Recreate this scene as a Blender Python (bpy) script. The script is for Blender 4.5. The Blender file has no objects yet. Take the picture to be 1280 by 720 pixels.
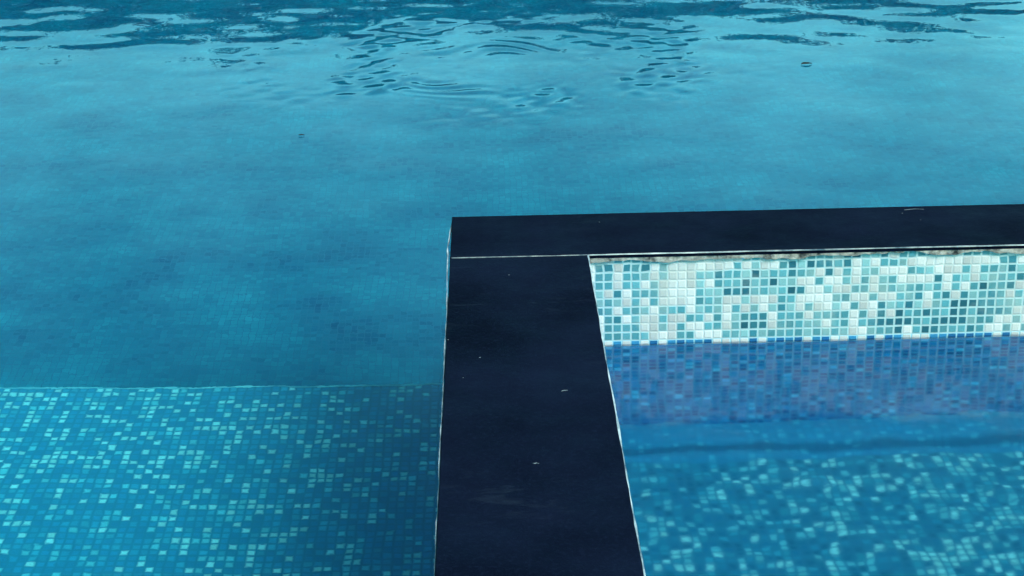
import bpy, bmesh, math, random
import numpy as np
from mathutils import Matrix, Vector
random.seed(7); rng = np.random.default_rng(7)
S = bpy.context.scene
C = S.collection

# ---------------------------------------------------------------- camera
cam_d = bpy.data.cameras.new('camera'); cam = bpy.data.objects.new('camera', cam_d); C.objects.link(cam)
cam_d.sensor_width = 36; cam_d.lens = 2107 / 1280 * 36
cam_d.clip_start = .05; cam_d.clip_end = 2000
_n = lambda v: np.array(v, float) / np.linalg.norm(v)
_Y = _n([-40, 809, -2107]); _X = _n([209700, 4883, -2107]); _Z = np.cross(_X, _Y)
M = np.array([_X, _Y, _Z])
m4 = Matrix([[*M[0], 0], [*M[1], 0], [*M[2], 1.58], [0, 0, 0, 1]])
cam.matrix_world = m4
S.camera = cam

# ---------------------------------------------------------------- light
SUN_EL, SUN_AZ = math.radians(50), math.radians(132)     # azimuth clockwise from +Y: sun behind, to the right
w = bpy.data.worlds.new('World'); S.world = w; w.use_nodes = True
nt = w.node_tree; bg = nt.nodes['Background']
sky = nt.nodes.new('ShaderNodeTexSky'); sky.sky_type = 'NISHITA'; sky.sun_disc = False
sky.sun_elevation = SUN_EL; sky.sun_rotation = SUN_AZ; sky.air_density = 1.0; sky.dust_density = 3.5; sky.ozone_density = 1.2
tint = nt.nodes.new('ShaderNodeMix'); tint.data_type = 'RGBA'; tint.blend_type = 'MULTIPLY'; tint.inputs[0].default_value = 1
tint.inputs[7].default_value = (.48, 1.2, .98, 1)
# bright hazy band low in the sky, fading out by about 30 degrees up
tcw = nt.nodes.new('ShaderNodeTexCoord'); sep = nt.nodes.new('ShaderNodeSeparateXYZ'); nt.links.new(tcw.outputs['Generated'], sep.inputs[0])
hz = nt.nodes.new('ShaderNodeMapRange'); hz.interpolation_type = 'SMOOTHSTEP'
for i, v in ((1, .06), (2, .5), (3, 3.0), (4, .8)): hz.inputs[i].default_value = v
nt.links.new(sep.outputs[2], hz.inputs[0])
sclw = nt.nodes.new('ShaderNodeVectorMath'); sclw.operation = 'SCALE'
nt.links.new(sky.outputs[0], tint.inputs[6]); nt.links.new(tint.outputs[2], sclw.inputs[0]); nt.links.new(hz.outputs[0], sclw.inputs[3])
cl = nt.nodes.new('ShaderNodeTexNoise'); cl.inputs['Scale'].default_value = 7; cl.inputs['Detail'].default_value = 5; cl.inputs['Roughness'].default_value = .55
nt.links.new(tcw.outputs['Generated'], cl.inputs['Vector'])
cm = nt.nodes.new('ShaderNodeMapRange')
for i, v in ((1, .3), (2, .7), (3, .72), (4, 1.3)): cm.inputs[i].default_value = v
nt.links.new(cl.outputs[0], cm.inputs[0])
side = nt.nodes.new('ShaderNodeMath'); side.operation = 'MULTIPLY_ADD'; side.inputs[1].default_value = .35; side.inputs[2].default_value = 1
nt.links.new(sep.outputs[0], side.inputs[0])
mm = nt.nodes.new('ShaderNodeMath'); mm.operation = 'MULTIPLY'; nt.links.new(cm.outputs[0], mm.inputs[0]); nt.links.new(side.outputs[0], mm.inputs[1])
s2 = nt.nodes.new('ShaderNodeVectorMath'); s2.operation = 'SCALE'; nt.links.new(sclw.outputs[0], s2.inputs[0]); nt.links.new(mm.outputs[0], s2.inputs[3])
nt.links.new(s2.outputs[0], bg.inputs['Color'])
bg.inputs['Strength'].default_value = .09
sd = bpy.data.lights.new('sun', 'SUN'); so = bpy.data.objects.new('sun', sd); C.objects.link(so)
sd.energy = 3.7; sd.angle = math.radians(22); sd.color = (1, .86, .8)
dirv = Vector((math.sin(SUN_AZ) * math.cos(SUN_EL), math.cos(SUN_AZ) * math.cos(SUN_EL), math.sin(SUN_EL)))
so.rotation_euler = dirv.to_track_quat('Z', 'Y').to_euler(); so.location = (2, -3, 6)
S.view_settings.view_transform = 'Standard'; S.view_settings.look = 'None'
S.view_settings.gamma = 1; S.view_settings.exposure = .73
S.cycles.use_denoising = True
S.cycles.max_bounces = 14; S.cycles.transmission_bounces = 10; S.cycles.diffuse_bounces = 4
S.cycles.sample_clamp_indirect = 30; S.cycles.blur_glossy = 1.0

# ---------------------------------------------------------------- helpers
def link(o, parent=None):
    C.objects.link(o)
    if parent is not None: o.parent = parent
    return o
def tag(o, label=None, cat=None, group=None, kind=None):
    if label: o['label'] = label
    if cat: o['category'] = cat
    if group: o['group'] = group
    if kind: o['kind'] = kind
    return o
def empty(name, loc=(0, 0, 0)):
    o = bpy.data.objects.new(name, None); o.location = loc; o.empty_display_size = .1
    return link(o)
def mesh(name, V, F, mat, parent=None, smooth=False, uv=True):
    me = bpy.data.meshes.new(name); me.from_pydata([tuple(v) for v in V], [], [tuple(f) for f in F]); me.update()
    if smooth: me.polygons.foreach_set('use_smooth', [True] * len(me.polygons))
    if uv: boxuv(me)
    me.materials.append(mat)
    return link(bpy.data.objects.new(name, me), parent)
def boxuv(me):                                             # uv in metres, by the face's dominant axis
    L = me.uv_layers.new(name='UVMap'); nl = len(me.loops)
    vi = np.empty(nl, int); me.loops.foreach_get('vertex_index', vi)
    co = np.empty(len(me.vertices) * 3); me.vertices.foreach_get('co', co); co = co.reshape(-1, 3)[vi]
    nn = np.empty(len(me.polygons) * 3); me.polygons.foreach_get('normal', nn); nn = np.abs(nn.reshape(-1, 3))
    lt = np.empty(len(me.polygons), int); me.polygons.foreach_get('loop_total', lt)
    ax = np.repeat(nn.argmax(1), lt)
    uv = np.where((ax == 2)[:, None], co[:, [0, 1]], np.where((ax == 1)[:, None], co[:, [0, 2]], co[:, [1, 2]]))
    L.data.foreach_set('uv', uv.astype(np.float32).ravel())
def quads(name, Q, mat, parent=None):
    V = []; F = []
    for q in Q:
        b = len(V); V += list(q); F.append(range(b, b + len(q)))
    return mesh(name, V, F, mat, parent)
def boxes(name, B, mat, parent=None, bevel=0):
    bm = bmesh.new()
    for (x0, y0, z0, x1, y1, z1) in B:
        r = bmesh.ops.create_cube(bm, size=1)
        for v in r['verts']:
            v.co = Vector(((x0 + x1) / 2 + v.co.x * (x1 - x0), (y0 + y1) / 2 + v.co.y * (y1 - y0), (z0 + z1) / 2 + v.co.z * (z1 - z0)))
    if bevel: bmesh.ops.bevel(bm, geom=bm.edges[:], offset=bevel, segments=2, affect='EDGES', profile=.6)
    me = bpy.data.meshes.new(name); bm.to_mesh(me); bm.free(); boxuv(me); me.materials.append(mat)
    return link(bpy.data.objects.new(name, me), parent)

class N:                                                   # small node builder
    def __init__(s, name):
        s.m = bpy.data.materials.new(name); s.m.use_nodes = True; s.t = s.m.node_tree; s.t.nodes.clear()
        s.out = s.t.nodes.new('ShaderNodeOutputMaterial')
    def a(s, typ, ins=None, **kw):
        n = s.t.nodes.new('ShaderNode' + typ)
        for k, v in kw.items(): setattr(n, k, v)
        for k, v in (ins or {}).items():
            i = n.inputs[k]
            if isinstance(v, bpy.types.NodeSocket): s.t.links.new(v, i)
            else: i.default_value = v
        return n
    def math(s, op, a, b=0., c=0.):
        return s.a('Math', {0: a, 1: b, 2: c}, operation=op).outputs[0]
    def mix(s, f, a, b, blend='MIX'):
        return s.a('Mix', {0: f, 6: a, 7: b}, data_type='RGBA', blend_type=blend).outputs[2]
    def ramp(s, f, stops, interp='LINEAR'):
        r = s.a('ValToRGB', {0: f}); r.color_ramp.interpolation = interp
        e = r.color_ramp.elements
        while len(e) > 1: e.remove(e[-1])
        e[0].position = stops[0][0]; e[0].color = (*stops[0][1], 1)
        for p, c in stops[1:]:
            x = e.new(p); x.color = (*c, 1)
        return r.outputs[0]
    def noise(s, vec, scale, detail=2, rough=.5, dim='3D', dist=0.):
        return s.a('TexNoise', {'Vector': vec, 'Scale': scale, 'Detail': detail, 'Roughness': rough, 'Distortion': dist}, noise_dimensions=dim).outputs[0]

PITCH = .0255
def mosaic(name, stops, grout, cluster=0., clx=1., wt=1., clscale=2.2, groutw=.07, warp=.0, rough=.25, bump=.5, spec=.5, jitter=.25, seed=0., shift=(0, 0), dirt=0., soft=.025, whites=None, sag=0.):
    """square glass mosaic: each tile takes its colour from a white-noise value; 'cluster' lets pale tiles gather in drifts"""
    n = N(name)
    uv = n.a('UVMap', uv_map='UVMap').outputs[0]
    off = n.a('VectorMath', {0: uv, 1: (shift[0], shift[1], 0)}, operation='ADD').outputs[0]
    if warp:
        nz = n.a('TexNoise', {'Vector': uv, 'Scale': 22., 'Detail': 1.}).outputs[1]
        c = n.a('VectorMath', {0: nz, 1: (.5, .5, .5)}, operation='SUBTRACT').outputs[0]
        if sag:                                            # top rows: tiles set crooked under the coping, in patches
            vv = n.a('SeparateXYZ', {0: uv}).outputs[1]
            up = n.a('MapRange', {0: vv, 1: -.085, 2: -.05, 3: 0., 4: 1.}).outputs[0]
            pt = n.a('MapRange', {0: n.noise(uv, 9., 1), 1: .43, 2: .56, 3: 0., 4: sag}).outputs[0]
            wv = n.math('MULTIPLY_ADD', up, pt, warp)
        else: wv = warp
        c = n.a('VectorMath', {0: c, 1: n.a('CombineXYZ', {0: wv, 1: wv, 2: 0.}).outputs[0]}, operation='MULTIPLY').outputs[0]
        off = n.a('VectorMath', {0: off, 1: c}, operation='ADD').outputs[0]
    sc = n.a('VectorMath', {0: off, 3: 1 / PITCH}, operation='SCALE').outputs[0]
    cell = n.a('VectorMath', {0: sc}, operation='FLOOR').outputs[0]
    cell = n.a('VectorMath', {0: cell, 1: (seed + .5, seed + .5, .5)}, operation='ADD').outputs[0]
    fr = n.a('VectorMath', {0: sc}, operation='FRACTION').outputs[0]
    wn = n.a('TexWhiteNoise', {'Vector': cell}, noise_dimensions='3D')
    val = wn.outputs[0]
    wn2 = n.a('TexWhiteNoise', {'Vector': n.a('VectorMath', {0: cell, 1: (37.3, 11.7, 5.1)}, operation='ADD').outputs[0]}, noise_dimensions='3D')
    # drifts
    if cluster:
        cl = n.noise(n.a('VectorMath', {0: cell, 1: (clx, 1, 1)}, operation='MULTIPLY').outputs[0], clscale * PITCH, 2, .6)
        if wt < 1: val = n.math('MULTIPLY_ADD', val, wt, .5 - .5 * wt)
        val2 = n.math('ADD', val, n.math('MULTIPLY', n.math('SUBTRACT', cl, .5), cluster))
        val2 = n.a('Clamp', {0: val2}).outputs[0]
    else: val2 = val
    col = n.ramp(val2, stops, 'CONSTANT')
    # per-tile lightness and slight hue variation
    j = n.math('MULTIPLY_ADD', wn2.outputs[0], 2 * jitter, 1 - jitter)
    jc = n.a('CombineColor', {0: j, 1: j, 2: j}).outputs[0]
    col = n.mix(1., col, jc, 'MULTIPLY')
    # cloudy glass inside a tile
    g = n.noise(uv, 260., 2, .6)
    g = n.math('MULTIPLY_ADD', g, .5, .75)
    col = n.mix(1., col, n.a('CombineColor', {0: g, 1: g, 2: g}).outputs[0], 'MULTIPLY')
    # distance to tile edge, slightly uneven
    s = n.a('SeparateXYZ', {0: fr})
    ex = n.math('SUBTRACT', .5, n.math('ABSOLUTE', n.math('SUBTRACT', s.outputs[0], .5)))
    ey = n.math('SUBTRACT', .5, n.math('ABSOLUTE', n.math('SUBTRACT', s.outputs[1], .5)))
    d = n.a('Math', {0: ex, 1: ey, 2: .06}, operation='SMOOTH_MIN').outputs[0]
    wob = n.math('MULTIPLY', n.math('SUBTRACT', n.noise(uv, 90., 1, .5), .5), .06)
    d = n.math('ADD', d, wob)
    mask = n.a('MapRange', {0: d, 1: groutw - .02, 2: groutw + soft, 3: 0., 4: 1.}).outputs[0]
    gn = n.noise(uv, 14., 3, .6)
    gcol = n.mix(n.math('MULTIPLY', gn, .45), (*grout, 1), (grout[0] * .45, grout[1] * .5, grout[2] * .55, 1))
    if whites:                                             # grout all but vanishes between neighbouring white tiles
        gcol = n.mix(n.math('MULTIPLY', n.math('GREATER_THAN', val2, whites), .8), gcol, col)
    col = n.mix(mask, gcol, col)
    if dirt:
        dn = n.a('MapRange', {0: n.noise(uv, 6., 4, .65), 1: .52, 2: .72, 3: 0., 4: dirt}).outputs[0]
        col = n.mix(dn, col, (.45, .5, .46, 1))
    tilt = n.math('MULTIPLY', wn2.outputs[0], .3)
    hgt = n.math('ADD', mask, n.math('MULTIPLY', tilt, mask))
    bp = n.a('Bump', {'Strength': bump, 'Distance': .0015, 'Height': hgt})
    rg = n.math('MULTIPLY_ADD', mask, rough - .7, .7)
    b = n.a('BsdfPrincipled', {'Base Color': col, 'Roughness': rg, 'Normal': bp.outputs[0], 'Specular IOR Level': spec})
    n.t.links.new(b.outputs[0], n.out.inputs[0])
    return n.m

# wall above the waterline: white / pale grey-aqua / teal / dark teal glass
M_band = mosaic('pale_mosaic', [(0, (.02, .11, .16)), (.12, (.035, .17, .23)), (.28, (.07, .25, .31)), (.44, (.09, .28, .34)), (.56, (.18, .36, .4)), (.67, (.49, .51, .53))],
                (.38, .55, .6), cluster=1.7, clx=.45, clscale=6., wt=.8, groutw=.095, warp=.002, sag=.011, soft=.05, whites=.67, jitter=.2, shift=(.004, .0075), dirt=.35)
M_rag = mosaic('waterline_mosaic', [(0, (.015, .12, .3)), (.35, (.03, .2, .4)), (.66, (.52, .54, .56))],
                (.3, .55, .66), cluster=.3, clscale=9., groutw=.08, warp=.0012, jitter=.12, shift=(.004, .0075), seed=7)
# the same mosaic, blue mix, under water
M_blue = mosaic('blue_mosaic', [(0, (.001, .11, .34)), (.3, (.001, .16, .44)), (.62, (.003, .21, .52)), (.84, (.012, .31, .64)), (.95, (.03, .42, .74))],
                (.004, .25, .55), cluster=.5, clscale=6., groutw=.06, jitter=.12, seed=40, spec=.04, bump=.15, soft=.15, shift=(.004, .0075))
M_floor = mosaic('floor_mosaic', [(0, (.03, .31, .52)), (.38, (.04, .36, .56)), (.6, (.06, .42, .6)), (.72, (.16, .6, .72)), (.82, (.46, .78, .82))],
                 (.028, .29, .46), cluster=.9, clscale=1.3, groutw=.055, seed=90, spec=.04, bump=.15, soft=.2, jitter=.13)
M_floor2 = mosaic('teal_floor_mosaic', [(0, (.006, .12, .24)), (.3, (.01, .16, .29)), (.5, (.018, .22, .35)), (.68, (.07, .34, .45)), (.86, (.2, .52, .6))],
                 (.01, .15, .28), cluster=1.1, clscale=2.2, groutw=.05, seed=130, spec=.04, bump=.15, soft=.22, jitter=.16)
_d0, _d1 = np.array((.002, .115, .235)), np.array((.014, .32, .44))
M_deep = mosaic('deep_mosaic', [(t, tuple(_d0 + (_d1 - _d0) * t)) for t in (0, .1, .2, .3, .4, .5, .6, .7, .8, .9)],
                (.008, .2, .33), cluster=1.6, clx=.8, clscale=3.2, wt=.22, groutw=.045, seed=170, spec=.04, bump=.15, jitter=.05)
M_ledge = mosaic('ledge_mosaic', [(0, (.008, .16, .33)), (.5, (.01, .185, .36)), (.88, (.025, .26, .44))],
                 (.009, .17, .345), cluster=.3, clscale=3., groutw=.05, soft=.25, seed=210, spec=.04, bump=.15, jitter=.08)
def stone(name, base, hi, rough=.62, spec=.2, scuff=.25):
    n = N(name)
    tc = n.a('TexCoord').outputs['Object']
    big = n.noise(tc, 2.2, 5, .6)
    fine = n.noise(tc, 90., 4, .7)
    col = n.mix(n.a('MapRange', {0: big, 1: .35, 2: .7, 3: 0., 4: .6}).outputs[0], (*base, 1), (*hi, 1))
    col = n.mix(n.a('MapRange', {0: fine, 1: .5, 2: .75, 3: 0., 4: .35}).outputs[0], col, (hi[0] * 1.6, hi[1] * 1.5, hi[2] * 1.4, 1))
    # pale scuffs drawn out across the slab, and tiny mineral specks
    mp = n.a('Mapping', {'Vector': tc, 'Scale': (5, 16, 5), 'Rotation': (0, 0, .25)}).outputs[0]
    sc = n.noise(mp, 1.5, 6, .62, dist=.8)
    patch = n.a('MapRange', {0: n.noise(tc, 1.6, 1, .5), 1: .5, 2: .68, 3: 0., 4: 1.}).outputs[0]
    sm = n.math('MULTIPLY', n.a('MapRange', {0: sc, 1: .56, 2: .8, 3: 0., 4: scuff}).outputs[0], patch)
    col = n.mix(sm, col, (.12, .2, .3, 1))
    vo = n.a('TexVoronoi', {'Vector': tc, 'Scale': 26.}, feature='F1')
    sel = n.math('GREATER_THAN', n.a('SeparateColor', {0: vo.outputs['Color']}).outputs[0], .965)
    sp = n.math('MULTIPLY', n.math('LESS_THAN', vo.outputs[0], .045), sel)
    col = n.mix(n.math('MULTIPLY', sp, .5), col, (.3, .4, .48, 1))
    rg = n.a('MapRange', {0: n.noise(tc, 7., 4, .6), 1: .3, 2: .7, 3: rough - .12, 4: rough + .15}).outputs[0]
    h = n.math('ADD', n.math('MULTIPLY', fine, .4), n.noise(tc, 11., 4, .6))
    bp = n.a('Bump', {'Strength': .7, 'Distance': .003, 'Height': h})
    b = n.a('BsdfPrincipled', {'Base Color': col, 'Roughness': rg, 'Normal': bp.outputs[0], 'Specular IOR Level': spec})
    n.t.links.new(b.outputs[0], n.out.inputs[0])
    return n.m
M_slate = stone('dark_slate', (.0004, .0015, .0075), (.0045, .009, .028), spec=.03, scuff=.08)
def rough_mat(name, c1, c2, scale=60, rough=.8, gap=None):
    n = N(name); tc = n.a('TexCoord').outputs['Object']
    f = n.a('MapRange', {0: n.noise(tc, scale, 5, .65), 1: .35, 2: .65}).outputs[0]
    col = n.mix(f, (*c1, 1), (*c2, 1))
    bp = n.a('Bump', {'Strength': .6, 'Distance': .003, 'Height': n.noise(tc, scale * 2, 4, .6)})
    b = n.a('BsdfPrincipled', {'Base Color': col, 'Roughness': rough, 'Normal': bp.outputs[0], 'Specular IOR Level': .3})
    n.t.links.new(b.outputs[0], n.out.inputs[0])
    return n.m
M_mortar = rough_mat('mortar', (.015, .02, .025), (.5, .47, .44), 28)
M_edge_hi = rough_mat('edge_highlight', (.03, .08, .13), (.42, .56, .64), 9)  # pale colour standing in for the bright highlight along wet slab edges
M_grout_hi = rough_mat('white_grout_highlight', (.05, .09, .13), (.6, .66, .68), 7)  # white joint grout, also used to paint the slab's edge highlight
M_nose = rough_mat('nosing_tile', (.04, .35, .52), (.4, .8, .85), 5, .4)
M_chip = rough_mat('chip_stone', (.02, .04, .06), (.16, .2, .24), 160)
M_deck = rough_mat('deck_stone', (.32, .33, .32), (.42, .42, .4), 8)
M_soil = rough_mat('lawn', (.04, .07, .03), (.06, .1, .04), 12)
M_leaf = rough_mat('hedge_leaf', (.004, .014, .022), (.008, .022, .03), 3, .6)
M_wood = rough_mat('hedge_twig', (.06, .05, .04), (.1, .08, .06), 30)
M_dry = rough_mat('dry_leaf', (.002, .012, .016), (.006, .02, .02), 60)

# ---------------------------------------------------------------- water material
def water_mat(name, color, density, scat=0., b1=.0012, b2=.0003, rough=0.):
    n = N(name)
    tc = n.a('TexCoord').outputs['Object']
    h1 = n.noise(tc, 5.5, 2, .5, dist=.3); h2 = n.noise(tc, 26., 2, .5)
    h = n.math('ADD', n.math('MULTIPLY', h1, b1), n.math('MULTIPLY', h2, b2))
    bp = n.a('Bump', {'Strength': 1., 'Distance': 1., 'Height': h})
    g = n.a('BsdfGlass', {'Color': (1, 1, 1, 1), 'Roughness': rough, 'IOR': 1.333, 'Normal': bp.outputs[0]})
    n.t.links.new(g.outputs[0], n.out.inputs[0])
    ab = n.a('VolumeAbsorption', {'Color': (*color, 1), 'Density': density})
    v = ab.outputs[0]
    if scat:
        sc = n.a('VolumeScatter', {'Color': (.25, .75, 1, 1), 'Density': scat, 'Anisotropy': .3})
        v = n.a('AddShader', {0: v, 1: sc.outputs[0]}).outputs[0]
    n.t.links.new(v, n.out.inputs[1])
    return n.m
W_COL = (.3, .93, .975); W_DEN = .8
M_water = water_mat('pool_water', W_COL, W_DEN, b1=.0008, b2=.00012)
M_water2 = water_mat('basin_water', W_COL, W_DEN, b1=.0016, b2=.0003, rough=.10)

# ---------------------------------------------------------------- dimensions (metres)
ZW = -.012            # main pool water level
ZB = -.273            # basin water level
SX0, SX1 = -.122, .257     # divider slab
SY0, SY1 = 4.355, 4.708    # cross slab
PX0, PX1, PY0, PY1 = -5.5, 5.0, 1.55, 12.2
ZSH, ZDP = -1.27, -2.05
ZBF = -.265 - .66     # basin floor
T = .012               # slab thickness
TH = -T

# ---------------------------------------------------------------- ground, deck, pool shell
G = 400
GX0, GX1, GY0, GY1 = PX0 - .4, PX1 + .4, PY0 - .4, PY1 + .4
gz = -.06
quads('ground', [[(-G, -G, gz), (G, -G, gz), (G, GY0 - 3, gz), (-G, GY0 - 3, gz)], [(-G, GY1 + 2.6, gz), (G, GY1 + 2.6, gz), (G, G, gz), (-G, G, gz)],
                 [(-G, GY0 - 3, gz), (GX0 - 3, GY0 - 3, gz), (GX0 - 3, GY1 + 2.6, gz), (-G, GY1 + 2.6, gz)],
                 [(GX1 + 3, GY0 - 3, gz), (G, GY0 - 3, gz), (G, GY1 + 2.6, gz), (GX1 + 3, GY1 + 2.6, gz)]], M_soil)['kind'] = 'structure'
tag(boxes('deck', [(GX0 - 3, GY0 - 3, -.3, GX1 + 3, GY0, 0), (GX0 - 3, GY1, -.3, GX1 + 3, GY1 + 2.6, 0),
                   (GX0 - 3, GY0, -.3, GX0, GY1, 0), (GX1, GY0, -.3, GX1 + 3, GY1, 0)], M_deck), kind='structure')
tag(boxes('pool_edge', [(GX0, GY0, TH, GX1, PY0, .002), (GX0, PY1, TH, GX1, GY1, .002), (GX0, PY0, TH, PX0, PY1, .002), (PX1, PY0, TH, GX1, PY1, .002)], M_slate, bevel=.003), kind='structure')
tag(boxes('pool_shell', [(GX0, GY0, -2.4, GX1, PY0, TH), (GX0, PY1, -2.4, GX1, GY1, TH), (GX0, PY0, -2.4, PX0, PY1, TH), (PX1, PY0, -2.4, GX1, PY1, TH)], M_floor), kind='structure')
# shelf (shallow floor) stops under the outer face of the cross wall; deeper floor beyond it
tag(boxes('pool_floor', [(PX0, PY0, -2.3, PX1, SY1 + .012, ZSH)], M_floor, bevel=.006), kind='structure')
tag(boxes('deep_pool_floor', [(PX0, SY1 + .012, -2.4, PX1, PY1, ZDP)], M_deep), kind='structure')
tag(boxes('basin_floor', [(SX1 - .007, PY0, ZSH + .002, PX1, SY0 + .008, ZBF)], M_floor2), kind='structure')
def step_profile():
    zt, zb, P = ZB - .566, ZBF + .003, [(SY0 + .007, ZB - .566)]
    for k in range(9):
        a = math.pi / 2 * k / 8; P.append((4.272 - .032 * math.sin(a), zt - .032 + .032 * math.cos(a)))
    for k in range(7):
        a = math.pi / 2 * k / 6; P.append((4.240 - .025 * (1 - math.cos(a)), zb + .025 - .025 * math.sin(a)))
    P.append((4.205, zb - .002))
    V = []; F = []
    for y, z in P: V += [(SX1 - .007, y, z), (PX1, y, z)]
    for k in range(len(P) - 1): F.append((2 * k, 2 * k + 1, 2 * k + 3, 2 * k + 2))
    return V, F
st = mesh('basin_step', *step_profile(), M_ledge, smooth=True); tag(st, kind='structure')
tag(quads('shelf_nosing', [[(PX0, SY1 + .004, ZSH + .004), (SX0 + .01, SY1 + .004, ZSH + .004), (SX0 + .01, SY1 + .012, ZSH + .004), (PX0, SY1 + .012, ZSH + .004)]], M_nose), kind='structure')
# ---------------------------------------------------------------- walls
def strip(name, pts, wid, mat, parent, z=.0, amp=.0006, hgt=.003, seed=1):
    """thin raised bead running along a polyline in the xy plane, irregular width"""
    r = np.random.default_rng(seed); V = []; F = []
    P = []
    for (a, b) in zip(pts[:-1], pts[1:]):
        a = np.array(a, float); b = np.array(b, float); k = max(2, int(np.linalg.norm(b - a) / .02))
        for i in range(k): P.append(a + (b - a) * i / k)
    P.append(np.array(pts[-1], float)); P = np.array(P)
    n = len(P)
    def sm(k):
        q = r.normal(size=n + 20); q = np.convolve(q, np.ones(k) / k, 'same')[10:10 + n]; return q / (q.std() + 1e-9)
    t = np.gradient(P, axis=0); t /= np.linalg.norm(t, axis=1)[:, None]; nrm = np.stack([-t[:, 1], t[:, 0]], 1)
    c = P + nrm * (sm(9) * amp)[:, None]
    ww = wid * np.clip(1 + .35 * sm(5) + .25 * sm(2), .25, 2)
    for i in range(n):
        for u, h in ((-.5, -hgt), (-.35, .6 * 0 + .0), (.35, 0), (.5, -hgt)):
            q = c[i] + nrm[i] * ww[i] * u; V.append((q[0], q[1], z + h))
    for i in range(n - 1):
        for k in range(3): F.append((i * 4 + k, i * 4 + k + 1, i * 4 + 5 + k, i * 4 + 4 + k))
    for e in (0, (n - 1) * 4): F.append((e, e + 1, e + 2, e + 3))
    return mesh(name, V, F, mat, parent)

def slab(name, x0, y0, x1, y1, parent, seed):
    """honed slate slab, 20 mm, worn arris: outline subdivided and nibbled"""
    r = np.random.default_rng(seed)
    def edge(a, b):
        a = np.array(a); b = np.array(b); L = np.linalg.norm(b - a); k = int(L / .025); P = []
        o = np.convolve(r.normal(size=k + 8), np.ones(5) / 5, 'same')[4:4 + k] * .0011
        d = (b - a) / L; nn = np.array([-d[1], d[0]])
        for i in range(k): P.append(a + (b - a) * i / k + nn * (abs(o[i]) if i else 0))
        return P
    ring = edge((x0, y0), (x1, y0)) + edge((x1, y0), (x1, y1)) + edge((x1, y1), (x0, y1)) + edge((x0, y1), (x0, y0))
    cx, cy = (x0 + x1) / 2, (y0 + y1) / 2
    V = []; k = len(ring)
    ins = lambda p, d: (p[0] + (d if p[0] < cx else -d) * (1 if min(p[0] - x0, x1 - p[0]) < .01 else 0), p[1] + (d if p[1] < cy else -d) * (1 if min(p[1] - y0, y1 - p[1]) < .01 else 0))
    for (dd, z) in ((0, TH), (0, -.0022), (.0008, -.0007), (.0025, 0)):
        V += [(*ins(p, dd), z) for p in ring]
    F = [tuple(range(k))[::-1], tuple(range(3 * k, 4 * k))]
    for l in range(3):
        for i in range(k): F.append((l * k + i, l * k + (i + 1) % k, (l + 1) * k + (i + 1) % k, (l + 1) * k + i))
    return mesh(name, V, F, M_slate, parent)

cross = empty('pool_wall', (2.4, SY0, ZSH))
tag(cross, 'low wall running off to the right, its top a dark slate slab and its near face pale mosaic above blue', 'wall')
div = empty('pool_wall', (0, 3, ZSH))
tag(div, 'low wall coming towards the viewer, topped by the wide dark slab between the two pools', 'wall')
def par(o, p):
    o.parent = p; o.location = Vector(o.location) - Vector(p.location); return o
ZR = -.2625           # top of the tile row the waterline crosses
FY = SY0 + .008       # mosaic face of the cross wall
par(boxes('tiled_wall', [(SX0 + .008, FY + .006, -2.05, PX1, SY1 - .006, TH - .003)], M_floor), cross)
par(quads('pale_mosaic_band', [[(SX1 - .006, FY, ZR), (PX1, FY, ZR), (PX1, FY, TH - .003), (SX1 - .006, FY, TH - .003)]], M_band), cross)
par(quads('waterline_tile_row', [[(SX1 - .006, FY, ZR - PITCH), (PX1, FY, ZR - PITCH), (PX1, FY, ZR), (SX1 - .006, FY, ZR)]], M_rag), cross)
par(quads('blue_mosaic_band', [[(SX1 - .006, FY, ZBF - .01), (PX1, FY, ZBF - .01), (PX1, FY, ZR - PITCH), (SX1 - .006, FY, ZR - PITCH)]], M_blue), cross)
par(slab('coping_slab', SX0, SY0, PX1, SY1, None, 3), cross)
# rough mortar squeezed out below the slab
def mortar_mesh():
    V = []; F = []; n = 420; r = np.random.default_rng(5)
    xs = np.linspace(SX1 - .004, PX1, n)
    o = np.convolve(r.normal(size=n + 10), np.ones(3) / 3, 'same')[5:5 + n]
    o2 = np.convolve(r.normal(size=n + 30), np.ones(9) / 9, 'same')[15:15 + n]
    for i, x in enumerate(xs):
        zb = -.026 - .011 * o2[i] - .002 * o[i]; yf = FY - .0075 - .0012 * o[i]
        V += [(x, FY + .003, TH), (x, yf, TH - .0005), (x, yf + .001, zb + .003), (x, FY + .003, zb)]
    for i in range(n - 1):
        for k in range(3): F.append((i * 4 + k, i * 4 + k + 1, i * 4 + 5 + k, i * 4 + 4 + k))
    return V, F
par(mesh('mortar_joint', *mortar_mesh(), M_mortar), cross)
par(strip('pale_edge', [(SX0 + .004, SY0 - .0015), (PX1, SY0 - .0015)], .0022, M_grout_hi, None, z=.0006, amp=.0007, hgt=.003, seed=11), cross)  # grout at the slab joint; right of it, the arris highlight painted pale
par(strip('chip', [(1.205, SY1 - .032), (1.235, SY1 - .030), (1.262, SY1 - .036)], .003, M_chip, None, z=.0012, amp=.002, hgt=.002, seed=21), cross)

par(boxes('tiled_wall', [(SX0 + .008, PY0, -2.0, SX1 - .010, FY + .003, TH - .003)], M_blue), div)
par(slab('coping_slab', SX0, PY0 - .3, SX1, SY0 - .004, None, 4), div)
par(strip('pale_edge', [(SX1 + .0004, PY0), (SX1 + .0004, SY0 - .006)], .0036, M_edge_hi, None, z=-.0004, amp=.0005, hgt=.004, seed=12), div)  # highlight on the right arris, painted as a pale bead
par(strip('pale_edge', [(SX0 - .001, PY0), (SX0 - .0018, 4.0), (SX0 - .006, 4.33), (SX0 - .0075, 4.45), (SX0 - .004, 4.6), (SX0 - .001, 4.68)], .0036, M_edge_hi, None, z=-.0055, amp=.0008, hgt=.012, seed=13), div)  # bright waterline highlight, painted as a pale bead

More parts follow.
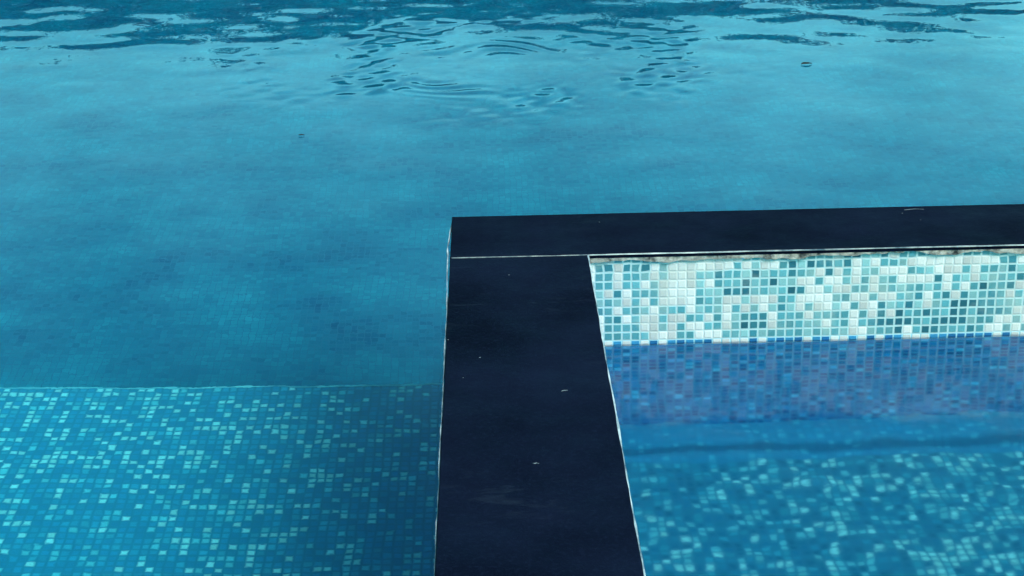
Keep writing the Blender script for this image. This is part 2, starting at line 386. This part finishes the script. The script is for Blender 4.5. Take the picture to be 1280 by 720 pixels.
for k, (x, y, q) in enumerate([(.150, 3.452, .004), (.076, 3.10, .005)]):
    par(strip('chip', [(x - q, y), (x + q * .3, y + q * .7), (x + q, y + q * .2)], q * .6, M_chip, None, z=.0008, amp=.0012, hgt=.001, seed=30 + k), div)
# ---------------------------------------------------------------- water bodies
def axis(segs):
    a = []
    for (x0, x1, d) in segs:
        k = max(1, int(round((x1 - x0) / d))); a += list(x0 + (x1 - x0) * np.arange(k) / k)
    a.append(segs[-1][1]); return np.array(a)
def wave_set(seed, n, lmin, lmax, slope, spread=math.pi):
    r = np.random.default_rng(seed); out = []
    for _ in range(n):
        lam = math.exp(r.uniform(math.log(lmin), math.log(lmax))); th = r.uniform(-spread, spread)
        out.append((2 * math.pi / lam, th, r.uniform(0, 2 * math.pi), slope * lam / (2 * math.pi) / math.sqrt(n) * 1.41))
    return out
def ev(ws, X, Y):
    z = np.zeros_like(X)
    for k, th, ph, A in ws: z += A * np.sin(k * (X * math.cos(th) + Y * math.sin(th)) + ph)
    return z
W_far = wave_set(1, 34, .17, .62, .0155)
W_fine = wave_set(2, 34, .07, .26, .036)
W_near = wave_set(3, 24, .3, 1.2, .0035)
def unit(ws):
    return [(k, th, ph, .5) for k, th, ph, A in ws]
W_mask = unit(wave_set(4, 7, .35, 1.2, 1.)); W_ph = unit(wave_set(5, 7, .3, .9, 1.)); W_mk2 = unit(wave_set(6, 7, .4, 1.1, 1.))
def ripple(X, Y):
    far = 1 / (1 + np.exp(-(Y - 6.9) / .28))
    z = ev(W_near, X, Y) + far * ev(W_far, X, Y)
    R = np.hypot(X - .03, (Y - 6.6))
    prof = np.exp(-((R - .36) / .13) ** 2)
    ang = np.arctan2(Y - 6.6, X)
    ringA = .048 * .085 / (2 * math.pi)
    ph = ev(W_ph, X, Y) * 4.5
    z += ringA * prof * np.sin(2 * math.pi * R / .095 + ph) * np.clip(.45 + .9 * ev(W_mask, X, Y), 0, 1.3)
    R2 = np.hypot((X - .03) / 1.15, (Y - 6.75))
    z += (np.exp(-((R2 - .62) / .26) ** 2)) * 1.35 * np.clip(.5 + .9 * ev(W_mk2, X, Y), 0, 1.2) * ev(W_fine, X, Y)
    return z
def body(name, xs, ys, inside, zt, zbot, fn, mat):
    X, Y = np.meshgrid(xs, ys, indexing='ij')
    cx = (xs[1:] + xs[:-1]) / 2; cy = (ys[1:] + ys[:-1]) / 2
    CX, CY = np.meshgrid(cx, cy, indexing='ij'); ok = inside(CX, CY)
    nx, ny = len(xs), len(ys); idx = np.arange(nx * ny).reshape(nx, ny)
    a = idx[:-1, :-1][ok]; b = idx[1:, :-1][ok]; c = idx[1:, 1:][ok]; d = idx[:-1, 1:][ok]
    top = np.stack([a, b, c, d], 1)
    e = np.concatenate([top[:, [0, 1]], top[:, [1, 2]], top[:, [2, 3]], top[:, [3, 0]]])
    key = e[:, 0].astype(np.int64) * nx * ny + e[:, 1]; rev = e[:, 1].astype(np.int64) * nx * ny + e[:, 0]
    be = e[~np.isin(key, rev)]
    Zt = zt + fn(X, Y)
    N0 = nx * ny
    V = np.concatenate([np.stack([X, Y, Zt], -1).reshape(-1, 3), np.stack([X, Y, np.full_like(X, zbot)], -1).reshape(-1, 3)])
    F = np.concatenate([top, top[:, ::-1] + N0, np.stack([be[:, 1], be[:, 0], be[:, 0] + N0, be[:, 1] + N0], 1)])
    used = np.unique(F); mp = np.zeros(2 * N0, int); mp[used] = np.arange(len(used)); V = V[used]; F = mp[F]
    me = bpy.data.meshes.new(name)
    me.vertices.add(len(V)); me.vertices.foreach_set('co', V.astype(np.float32).ravel())
    me.loops.add(F.size); me.loops.foreach_set('vertex_index', F.astype(np.int32).ravel())
    me.polygons.add(len(F)); me.polygons.foreach_set('loop_start', np.arange(0, F.size, 4, dtype=np.int32))
    sm = np.zeros(len(F), bool); sm[:len(top)] = True
    me.update(calc_edges=True); me.polygons.foreach_set('use_smooth', sm); me.validate(); me.update()
    me.materials.append(mat)
    o = link(bpy.data.objects.new(name, me)); tag(o, kind='structure'); return o
e_ = .05
XM, YM = .06, 4.53
xs = axis([(PX0 - e_, -3, .12), (-3, XM, .014), (XM, 3.1, .014), (3.1, PX1 + e_, .12)])
ys = axis([(PY0 - e_, YM, .06), (YM, 5.6, .03), (5.6, 8.9, .011), (8.9, PY1 + e_, .08)])
body('water', xs, ys, lambda x, y: ~((x > XM) & (y < YM)), ZW, ZDP - .04, ripple, M_water)
W_b = wave_set(9, 30, .07, .5, .016)
xs = axis([(SX1 - .03, 1.9, .012), (1.9, PX1 + e_, .08)]); ys = axis([(PY0 - e_, 2.8, .08), (2.8, FY + .02, .012)])
body('basin_water', xs, ys, lambda x, y: x > -9, ZB, ZBF - .04, lambda X, Y: ev(W_b, X, Y), M_water2)

# ---------------------------------------------------------------- hedge on the far side (seen only mirrored in the water)
def hedge(x0, x1, y0, y1, h, n=60000):
    t = empty('hedge', ((x0 + x1) / 2, (y0 + y1) / 2, -.06))
    tag(t, 'long dark clipped hedge behind the far edge of the pool', 'hedge')
    r = np.random.default_rng(31)
    P = np.stack([r.uniform(x0, x1, n), r.uniform(y0, y1, n), r.uniform(-.02, 1, n) ** .8], 1)
    top = h + .05 * np.sin(P[:, 0] * 1.9) + .04 * np.sin(P[:, 0] * 4.7 + 1) - .09 * np.clip(P[:, 0] - 3, 0, 2) 
    P[:, 2] = P[:, 2].clip(0, 1) * top + r.normal(size=n) * .015
    a = r.uniform(0, 2 * math.pi, n); s = r.uniform(.03, .06, n)
    u = np.stack([np.cos(a), np.sin(a), r.normal(size=n) * .4], 1); v = np.stack([-np.sin(a) * .4, np.cos(a) * .4, r.uniform(.3, 1, n)], 1)
    V = np.empty((n, 4, 3)); V[:, 0] = P - u * s[:, None]; V[:, 1] = P - v * s[:, None] * .6; V[:, 2] = P + u * s[:, None]; V[:, 3] = P + v * s[:, None] * .6
    F = np.arange(n * 4).reshape(n, 4)
    o = mesh('foliage', V.reshape(-1, 3), F, M_leaf); par(o, t)
    k = int((x1 - x0) / .5)
    par(boxes('stems', [(x0 + .5 * i + .2, (y0 + y1) / 2 - .03, -.06, x0 + .5 * i + .26, (y0 + y1) / 2 + .03, h * .8) for i in range(k)], M_wood), t)
    par(boxes('inner_foliage', [(x0 + .1, y0 + .25, .05, x1 - .1, y1 - .25, h - .16)], M_leaf), t)
hedge(-9, 9, 15.6, 16.6, 1.88)

# ---------------------------------------------------------------- small floating things
def leaf(x, y, z, s, rz, label):
    V = []; F = []; k = 9
    for i in range(k):
        t = i / (k - 1); wd = .34 * math.sin(math.pi * t ** .8) * s
        for j, q in enumerate((-1, -.5, 0, .5, 1)):
            V.append(((t - .5) * s, q * wd, .0025 + .06 * s * abs(q) + .05 * s * math.sin(3 * t)))
    for i in range(k - 1):
        for j in range(4): F.append((i * 5 + j, i * 5 + j + 1, i * 5 + 6 + j, i * 5 + 5 + j))
    o = mesh('floating_leaf', V, F, M_dry, smooth=True); o.location = (x, y, z); o.rotation_euler = (0, 0, rz)
    md = o.modifiers.new('thickness', 'SOLIDIFY'); md.thickness = .0008
    tag(o, label, 'leaf', 'leaves afloat on the main pool'); return o
leaf(1.254, 6.533, ZW, .045, .2, 'dark fallen leaf floating alone on the far water at upper right')
leaf(-.659, 5.66, ZW, .022, -.1, 'tiny dark leaf fragment floating on the open water left of the wall corner')
